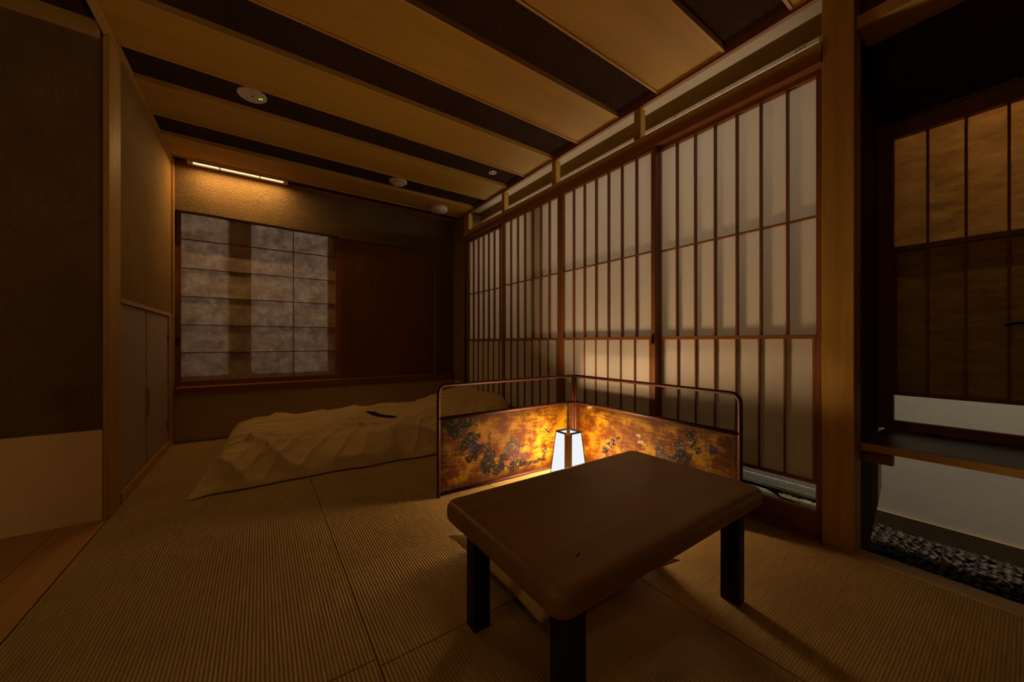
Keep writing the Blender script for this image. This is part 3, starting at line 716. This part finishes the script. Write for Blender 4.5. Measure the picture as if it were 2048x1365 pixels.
# ------------------------------------------------------------------ lantern
LC = Vector((1.606, 1.677, 0)); ZT = .334
lt = empty('floor_lantern', LC, 'tapered white paper floor lantern glowing in the corner of the folding screen', 'lantern')
hb, ht = .086, .056
def hw(z): return hb+(ht-hb)*z/ZT
def rim(z0, z1, w, inner):
    f = MB()
    a0, a1 = hw(z0), hw(z1)
    for s in (-1, 1):
        f.prism([(s*a0+LC.y, z0), (s*a1+LC.y, z1), (s*(a1-inner)+LC.y, z1), (s*(a0-inner)+LC.y, z0)], 'x', LC.x-a1, LC.x+a1)
        f.prism([(s*a0+LC.x, z0), (s*a1+LC.x, z1), (s*(a1-inner)+LC.x, z1), (s*(a0-inner)+LC.x, z0)], 'y', LC.y-a1, LC.y+a1)
    return f
rim(.0, .014, .01, .01).build('base', M['lampwood'], lt)
rim(ZT-.010, ZT, .01, .006).build('rim', M['lampdark'], lt)
for (sx, sy, w) in ((-1, -1, .032), (1, -1, .004), (-1, 1, .004), (1, 1, .005)):
    f = MB(); bm = bmesh.new()
    lo, hi = hw(.014), hw(ZT-.006)
    vs = []
    for (h_, z_) in ((lo, .014), (hi, ZT-.006)):
        e = .0012
        for (ax, ay) in ((0, 0), (w, 0), (w, w*.4), (w*.4, w), (0, w)):
            vs.append(bm.verts.new((LC.x+sx*(h_+e-ax), LC.y+sy*(h_+e-ay), z_)))
    for k in range(5): bm.faces.new((vs[k], vs[(k+1) % 5], vs[5+(k+1) % 5], vs[5+k]))
    bm.faces.new(vs[:5][::-1]); bm.faces.new(vs[5:]); bmesh.ops.recalc_face_normals(bm, faces=bm.faces[:])
    f.merge(bm).build('corner_post', M['lampwood'] if w > .02 else M['lampdark'], lt)
for k in range(4):
    bm = bmesh.new(); lo, hi = hw(.014)-.0012, hw(ZT-.006)-.0012
    q = []
    for (h_, z_) in ((lo, .014), (hi, ZT-.006)):
        for t in (-1, 1):
            for th_ in (0, .0012):
                p = Vector((t*(h_-.002), -(h_-th_), z_)); p = Matrix.Rotation(k*PI/2, 3, 'Z') @ p
                q.append(bm.verts.new(p+LC))
    for fc in ((0,2,6,4),(1,5,7,3),(0,4,5,1),(2,3,7,6),(0,1,3,2),(4,6,7,5)): bm.faces.new([q[i] for i in fc])
    bmesh.ops.recalc_face_normals(bm, faces=bm.faces[:])
    MB().merge(bm).build('shade', M['glow'], lt)
hp = [(-.052, -.052, .325), (-.050, -.050, .36), (-.0495, -.0485, .40), (-.0495, -.0480, .45), (-.050, -.048, .50), (-.051, -.049, .535)]
tag(MB().tube([LC+Vector(p) for p in hp], [.0115, .0105, .0085, .0062, .0036, .0010], 8).build('spike_handle', M['hinoki_z'], lt, True), 'thin tapering wooden spike')

# ------------------------------------------------------------------ low table
tb = empty('low_table', (.965, .795, 0), 'low dark wooden table with a thick rounded top, in the foreground', 'table')
tx0, tx1, ty0, ty1 = .476, 1.421, .518, 1.062
bm = bmesh.new()
vs = []
def rrect(x0, x1, y0, y1, r, seg=7):
    o = []
    for (cx2, cy2, a0) in ((x1-r, y1-r, 0), (x0+r, y1-r, PI/2), (x0+r, y0+r, PI), (x1-r, y0+r, 1.5*PI)):
        for k in range(seg+1):
            a = a0+k*PI/2/seg; o.append((cx2+r*math.cos(a), cy2+r*math.sin(a)))
    return o
prof = [(.016, .3425), (.005, .345), (.001, .351), (0, .360), (0, .378), (.002, .389), (.007, .397), (.016, .402), (.030, .404)]
rings = []
for ins, z in prof:
    ol = rrect(tx0+ins, tx1-ins, ty0+ins, ty1-ins, .032-ins*.35)
    rings.append([bm.verts.new((x, y, z+.0012*noise.noise(Vector((x*9, y*9, 0))))) for x, y in ol])
n = len(rings[0])
for a, b in zip(rings, rings[1:]):
    for k in range(n): bm.faces.new((a[k], a[(k+1) % n], b[(k+1) % n], b[k]))
bm.faces.new(rings[0][::-1]); bm.faces.new(rings[-1])
bmesh.ops.recalc_face_normals(bm, faces=bm.faces[:])
tt = MB().merge(bm).build('tabletop', M['table'], tb, True)
ntt = M['table'].node_tree
# worn nick in the near corner of the top
bm = bmesh.new(); cc = Vector((.605, .600, .4044))
ring = [bm.verts.new(cc+Vector((.012*math.cos(a)*(1+.3*math.sin(2*a)), .0035*math.sin(a)+.3*.012*math.cos(a), 0))) for a in [2*PI*k/12 for k in range(12)]]
ring2 = [bm.verts.new(v.co-Vector((0, 0, .002))) for v in ring]
bm.faces.new(ring); bm.faces.new(ring2[::-1])
for k in range(12): bm.faces.new((ring[k], ring2[k], ring2[(k+1) % 12], ring[(k+1) % 12]))
MB().merge(bm).build('nick', M['hole'], tb)
MB().box(.597, 1.330, .568, .590, .302, .3425).build('apron', M['leg'], tb)
MB().box(.597, 1.330, 1.005, 1.027, .302, .3425).build('apron', M['leg'], tb)
for (a, b) in ((.540, .597), (1.330, 1.376)):
    for (c_, d_) in ((.565, .626), (.976, 1.030)):
        MB().box(a, b, c_, d_, 0, .342, bev=.004).build('leg', M['leg'], tb)

# ------------------------------------------------------------------ cushion under the table
def grid_obj(name, mat, f, nu, nv, parent=None, bottom=True):
    vs = [f(i/(nu-1), j/(nv-1)) for i in range(nu) for j in range(nv)]
    F = [(i*nv+j, (i+1)*nv+j, (i+1)*nv+j+1, i*nv+j+1) for i in range(nu-1) for j in range(nv-1)]
    if bottom:
        n0 = len(vs); b = [i*nv for i in range(nu)]+[(nu-1)*nv+j for j in range(1, nv)]+[i*nv+nv-1 for i in range(nu-2, -1, -1)]+[j for j in range(nv-2, 0, -1)]
        F.append(tuple(b[::-1]))
    me = bpy.data.meshes.new(name); me.from_pydata([tuple(v) for v in vs], [], F); me.update()
    me.materials.append(mat)
    for p in me.polygons: p.use_smooth = True
    if bottom: me.polygons[-1].use_smooth = False
    o = link(bpy.data.objects.new(name, me), parent); return o
def cush(u, v):
    # full closed pillow: v over half wrap
    return None
bm = bmesh.new(); NU = 40
top_, bot_ = {}, {}
A0 = [(.690, .842), (1.335, .775), (1.315, 1.405), (.672, 1.452)]
for i in range(NU+1):
    for j in range(NU+1):
        u, v = i/NU, j/NU
        x = (A0[0][0]*(1-u)+A0[1][0]*u)*(1-v)+(A0[3][0]*(1-u)+A0[2][0]*u)*v
        y = (A0[0][1]*(1-u)+A0[1][1]*u)*(1-v)+(A0[3][1]*(1-u)+A0[2][1]*u)*v
        e = (4*u*(1-u))**.40*(4*v*(1-v))**.40
        pin = .022*(4*u*(1-u)*(1 if v in (0, 1) or True else 0))
        x += (.5-u)*.05*(4*v*(1-v)); y += (.5-v)*.05*(4*u*(1-u))
        w = .006*noise.noise(Vector((x*14, y*14, 2)))*e+.004*noise.noise(Vector((x*40, y*6, 5)))*e
        border = i in (0, NU) or j in (0, NU)
        zc = .042+.010*((2*u-1)**2*(2*v-1)**2)
        t = bm.verts.new((x, y, zc+.052*e+w)); top_[i, j] = t
        bot_[i, j] = t if border else bm.verts.new((x, y, max(.0005, zc-.043*e)))
for i in range(NU):
    for j in range(NU):
        bm.faces.new((top_[i, j], top_[i+1, j], top_[i+1, j+1], top_[i, j+1]))
        q = (bot_[i, j+1], bot_[i+1, j+1], bot_[i+1, j], bot_[i, j])
        try: bm.faces.new(q)
        except ValueError: pass
cu = MB().merge(bm).build('floor_cushion', M['cushion'], None, True)
tag(cu, 'square cream floor cushion on the tatami under the low table', 'cushion')

# ------------------------------------------------------------------ duvet
def ss(a, b, t):
    t = max(0, min(1, (t-a)/(b-a))); return t*t*(3-2*t)
def ridge(x):
    pts_ = [(-.4, .235), (0, .265), (.35, .275), (.9, .275), (1.3, .30), (1.6, .35), (1.9, .415), (2.0, .40)]
    for (a, b), (c_, d_) in zip(pts_, pts_[1:]):
        if x <= c_: return b+(d_-b)*max(0, (x-a)/(c_-a))
    return pts_[-1][1]
def rg(x, y, z=0): return (1-abs(noise.noise(Vector((x, y, z)))*2.0))**3
def rise(t, w, e=2.3):
    t = max(0, min(1, t/w)); return 1-(1-t)**e
def duv_h(x, y, u, v):
    front = rise(v, .30); back = rise(1-v, .16); left = rise(u, .075); right = rise(1-u, .05)
    env = min(front, 1)*back*left*right
    h_ = ridge(x)*(.80*front+.20*ss(.1, .7, v))*back*left*right
    wx = x+.10*noise.noise(Vector((x*2, y*2, 7))); wy = y+.12*noise.noise(Vector((x*1.7, y*2, 3)))
    # creases falling down the front side
    side = ss(0, .05, v)*ss(0, .25, .50-v)
    f1 = rg(wx*2.4+(y-2.7)*1.9, (y-2.7)*1.3, 2)-.35
    f2 = rg(wx*5.5-(y-2.7)*4, (y-2.7)*2, 9)-.35
    # long soft creases on the top
    f3 = rg(wx*1.3, wy*5.5+wx*1.2, 5)-.35
    f4 = rg(wx*3.5+wy*2, wy*8, 6)-.35
    top = ss(.12, .35, v)*back
    pin = rg(wx*16, (y-3)*6+x*9, 12)-.3
    w = side*left*(.055*f1+.016*f2)+top*left*right*(.026*f3+.012*f4)
    w += .030*env*noise.noise(Vector((x*2.4, y*3.2, 4)))+.012*pin*ss(1.5, 1.9, x)*env
    w += .012*left*(1-ss(0, .30, u))*(rg(x*5, y*9, 3)-.3)*front
    return max(.004, h_+w*min(1, 3*min(front, left, right+.001)))
def duvet(u, v):
    x0 = -.315; u = u**1.0
    x = x0+(2.03-x0)*u
    y = 2.70+.03*math.sin(u*5.2+.4)+.030*noise.noise(Vector((u*11, 0, 3)))*ss(0, .05, u)+(3.84-2.70)*v
    k = (1-ss(0, .22, u))*(1-ss(0, .28, v)); x -= .035*k*(1-v)
    x += .06*(1-ss(0, .15, u))*ss(.1, .6, v)
    x += .022*noise.noise(Vector((0, v*9, 8)))*(1-ss(0, .2, u))*ss(0, .1, v)
    z = duv_h(x, y, u, v)
    if u < .001 or v < .001 or u > .999 or v > .999: z = .003
    if v < .001: y += .030
    if u < .001: x += .022
    return (x, y, z)
dv = grid_obj('duvet', M['duvet'], duvet, 340, 200)
tag(dv, 'crumpled cream duvet spread over a futon along the back wall', 'duvet')
# narrow dark strip laid just above the duvet surface
def on_duvet(x, y):
    u = (x+.315)/2.345; v = (y-2.70)/1.14; return duvet(u, v)[2]
SP = [(.775, 3.37, .022), (.81, 3.33, .023), (.845, 3.29, .023), (.88, 3.255, .022), (.915, 3.22, .021), (.94, 3.19, .018), (.97, 3.16, .012)]
bm = bmesh.new(); rows = []
for i in range(25):
    t = i/24*6; k = min(5, int(t)); q = t-k
    x, y, wd = (SP[k][j]*(1-q)+SP[k+1][j]*q for j in range(3))
    row = []
    for j in range(4):
        xx, yy = x+.68*(j-1.5)/1.5*wd, y+.73*(j-1.5)/1.5*wd
        row.append(bm.verts.new((xx, yy, on_duvet(xx, yy)+.014)))
    rows.append(row)
for a, b in zip(rows, rows[1:]):
    for j in range(3): bm.faces.new((a[j], b[j], b[j+1], a[j+1]))
g_ = bmesh.ops.extrude_face_region(bm, geom=bm.faces[:])
bmesh.ops.translate(bm, verts=[e for e in g_['geom'] if isinstance(e, bmesh.types.BMVert)], vec=(0, 0, -.008))
bmesh.ops.recalc_face_normals(bm, faces=bm.faces[:])
tag(MB().merge(bm).build('duvet_dark_strip', M['dark_cloth'], None, True), 'narrow dark strip across the top of the cream duvet', 'strap')

# ------------------------------------------------------------------ lights
def area(name, loc, target, size, sy, power, col, spread=None):
    l = bpy.data.lights.new(name, 'AREA'); l.shape = 'RECTANGLE'; l.size = size; l.size_y = sy; l.energy = power; l.color = col
    if spread: l.spread = spread
    o = bpy.data.objects.new(name, l); o.location = loc
    o.rotation_euler = (Vector(target)-Vector(loc)).to_track_quat('-Z', 'Y').to_euler(); C.objects.link(o); return o
def point(name, loc, power, col, r=.02):
    l = bpy.data.lights.new(name, 'POINT'); l.energy = power; l.color = col; l.shadow_soft_size = r
    o = bpy.data.objects.new(name, l); o.location = loc; C.objects.link(o); return o
for dx, dy in ((-1, 0), (1, 0), (0, -1), (0, 1)):
    q = LC+Vector((dx*.0765, dy*.0765, .167))
    area('lantern_glow', q, q+Vector((dx, dy, .09)), .125, .30, 8.6, (1, .64, .34))
area('lantern_top_glow', LC+Vector((.006, .006, ZT+.001)), LC+Vector((.006, .006, 2)), .085, .085, 2.0, (1, .65, .35))
area('corridor_lamp', (2.80, 2.2, 2.30), (2.15, 2.2, .6), 3.3, .12, 14.5, (1, .84, .68))
area('cove_strip', (2.258, 2.2, 2.21), (2.258, 2.2, 3), .02, 3.1, 1.9, (1, .82, .60))
area('garden_light', (2.73, -.5, 2.3), (2.90, -.5, .7), 1.2, .04, 72, (1, .90, .70))
for yy in (4.182, 4.232): area('lamp_strip', (-.152, yy, CZ-.0135), (-.152, yy, 0), .66, .006, 3.5, (1, .54, .19))
area('night_window_light', (.3, 6.6, 2.2), (0, 4.4, 1.3), .5, .5, 36, (.90, .88, .92))
area('room_fill', (-.6, -1.3, 2.42), (-.6, -1.0, 0), .9, .5, 2.6, (1, .66, .27))  # unseen fill light added behind the camera for ambient level
point('hall_fill', (-1.7, .95, 1.7), 7.5, (1, .63, .25), .2)  # added soft fill for left wall and ceiling, no fixture here
w = bpy.data.worlds.new('night'); w.use_nodes = True; sc.world = w
w.node_tree.nodes['Background'].inputs[0].default_value = (.5, .6, 1, 1); w.node_tree.nodes['Background'].inputs[1].default_value = .003

# ------------------------------------------------------------------ camera
cam = bpy.data.cameras.new('camera'); cam.sensor_fit = 'HORIZONTAL'; cam.sensor_width = 36; cam.lens = 36*722/2048
cam.shift_y = (684-682.5)/2048; cam.clip_start = .02
co = bpy.data.objects.new('camera', cam); C.objects.link(co)
co.location = (0, 0, .9); co.rotation_euler = (PI/2, 0, -.60849)
sc.camera = co
vs_ = sc.view_settings; vs_.view_transform = 'Standard'; vs_.look = 'None'; vs_.gamma = 1; vs_.exposure = 0; vs_.use_curve_mapping = False
sc.cycles.use_denoising = True
sc.cycles.max_bounces = 8; sc.cycles.diffuse_bounces = 5; sc.cycles.transparent_max_bounces = 16
sc.cycles.caustics_reflective = False; sc.cycles.caustics_refractive = False
sc.cycles.sample_clamp_indirect = 4
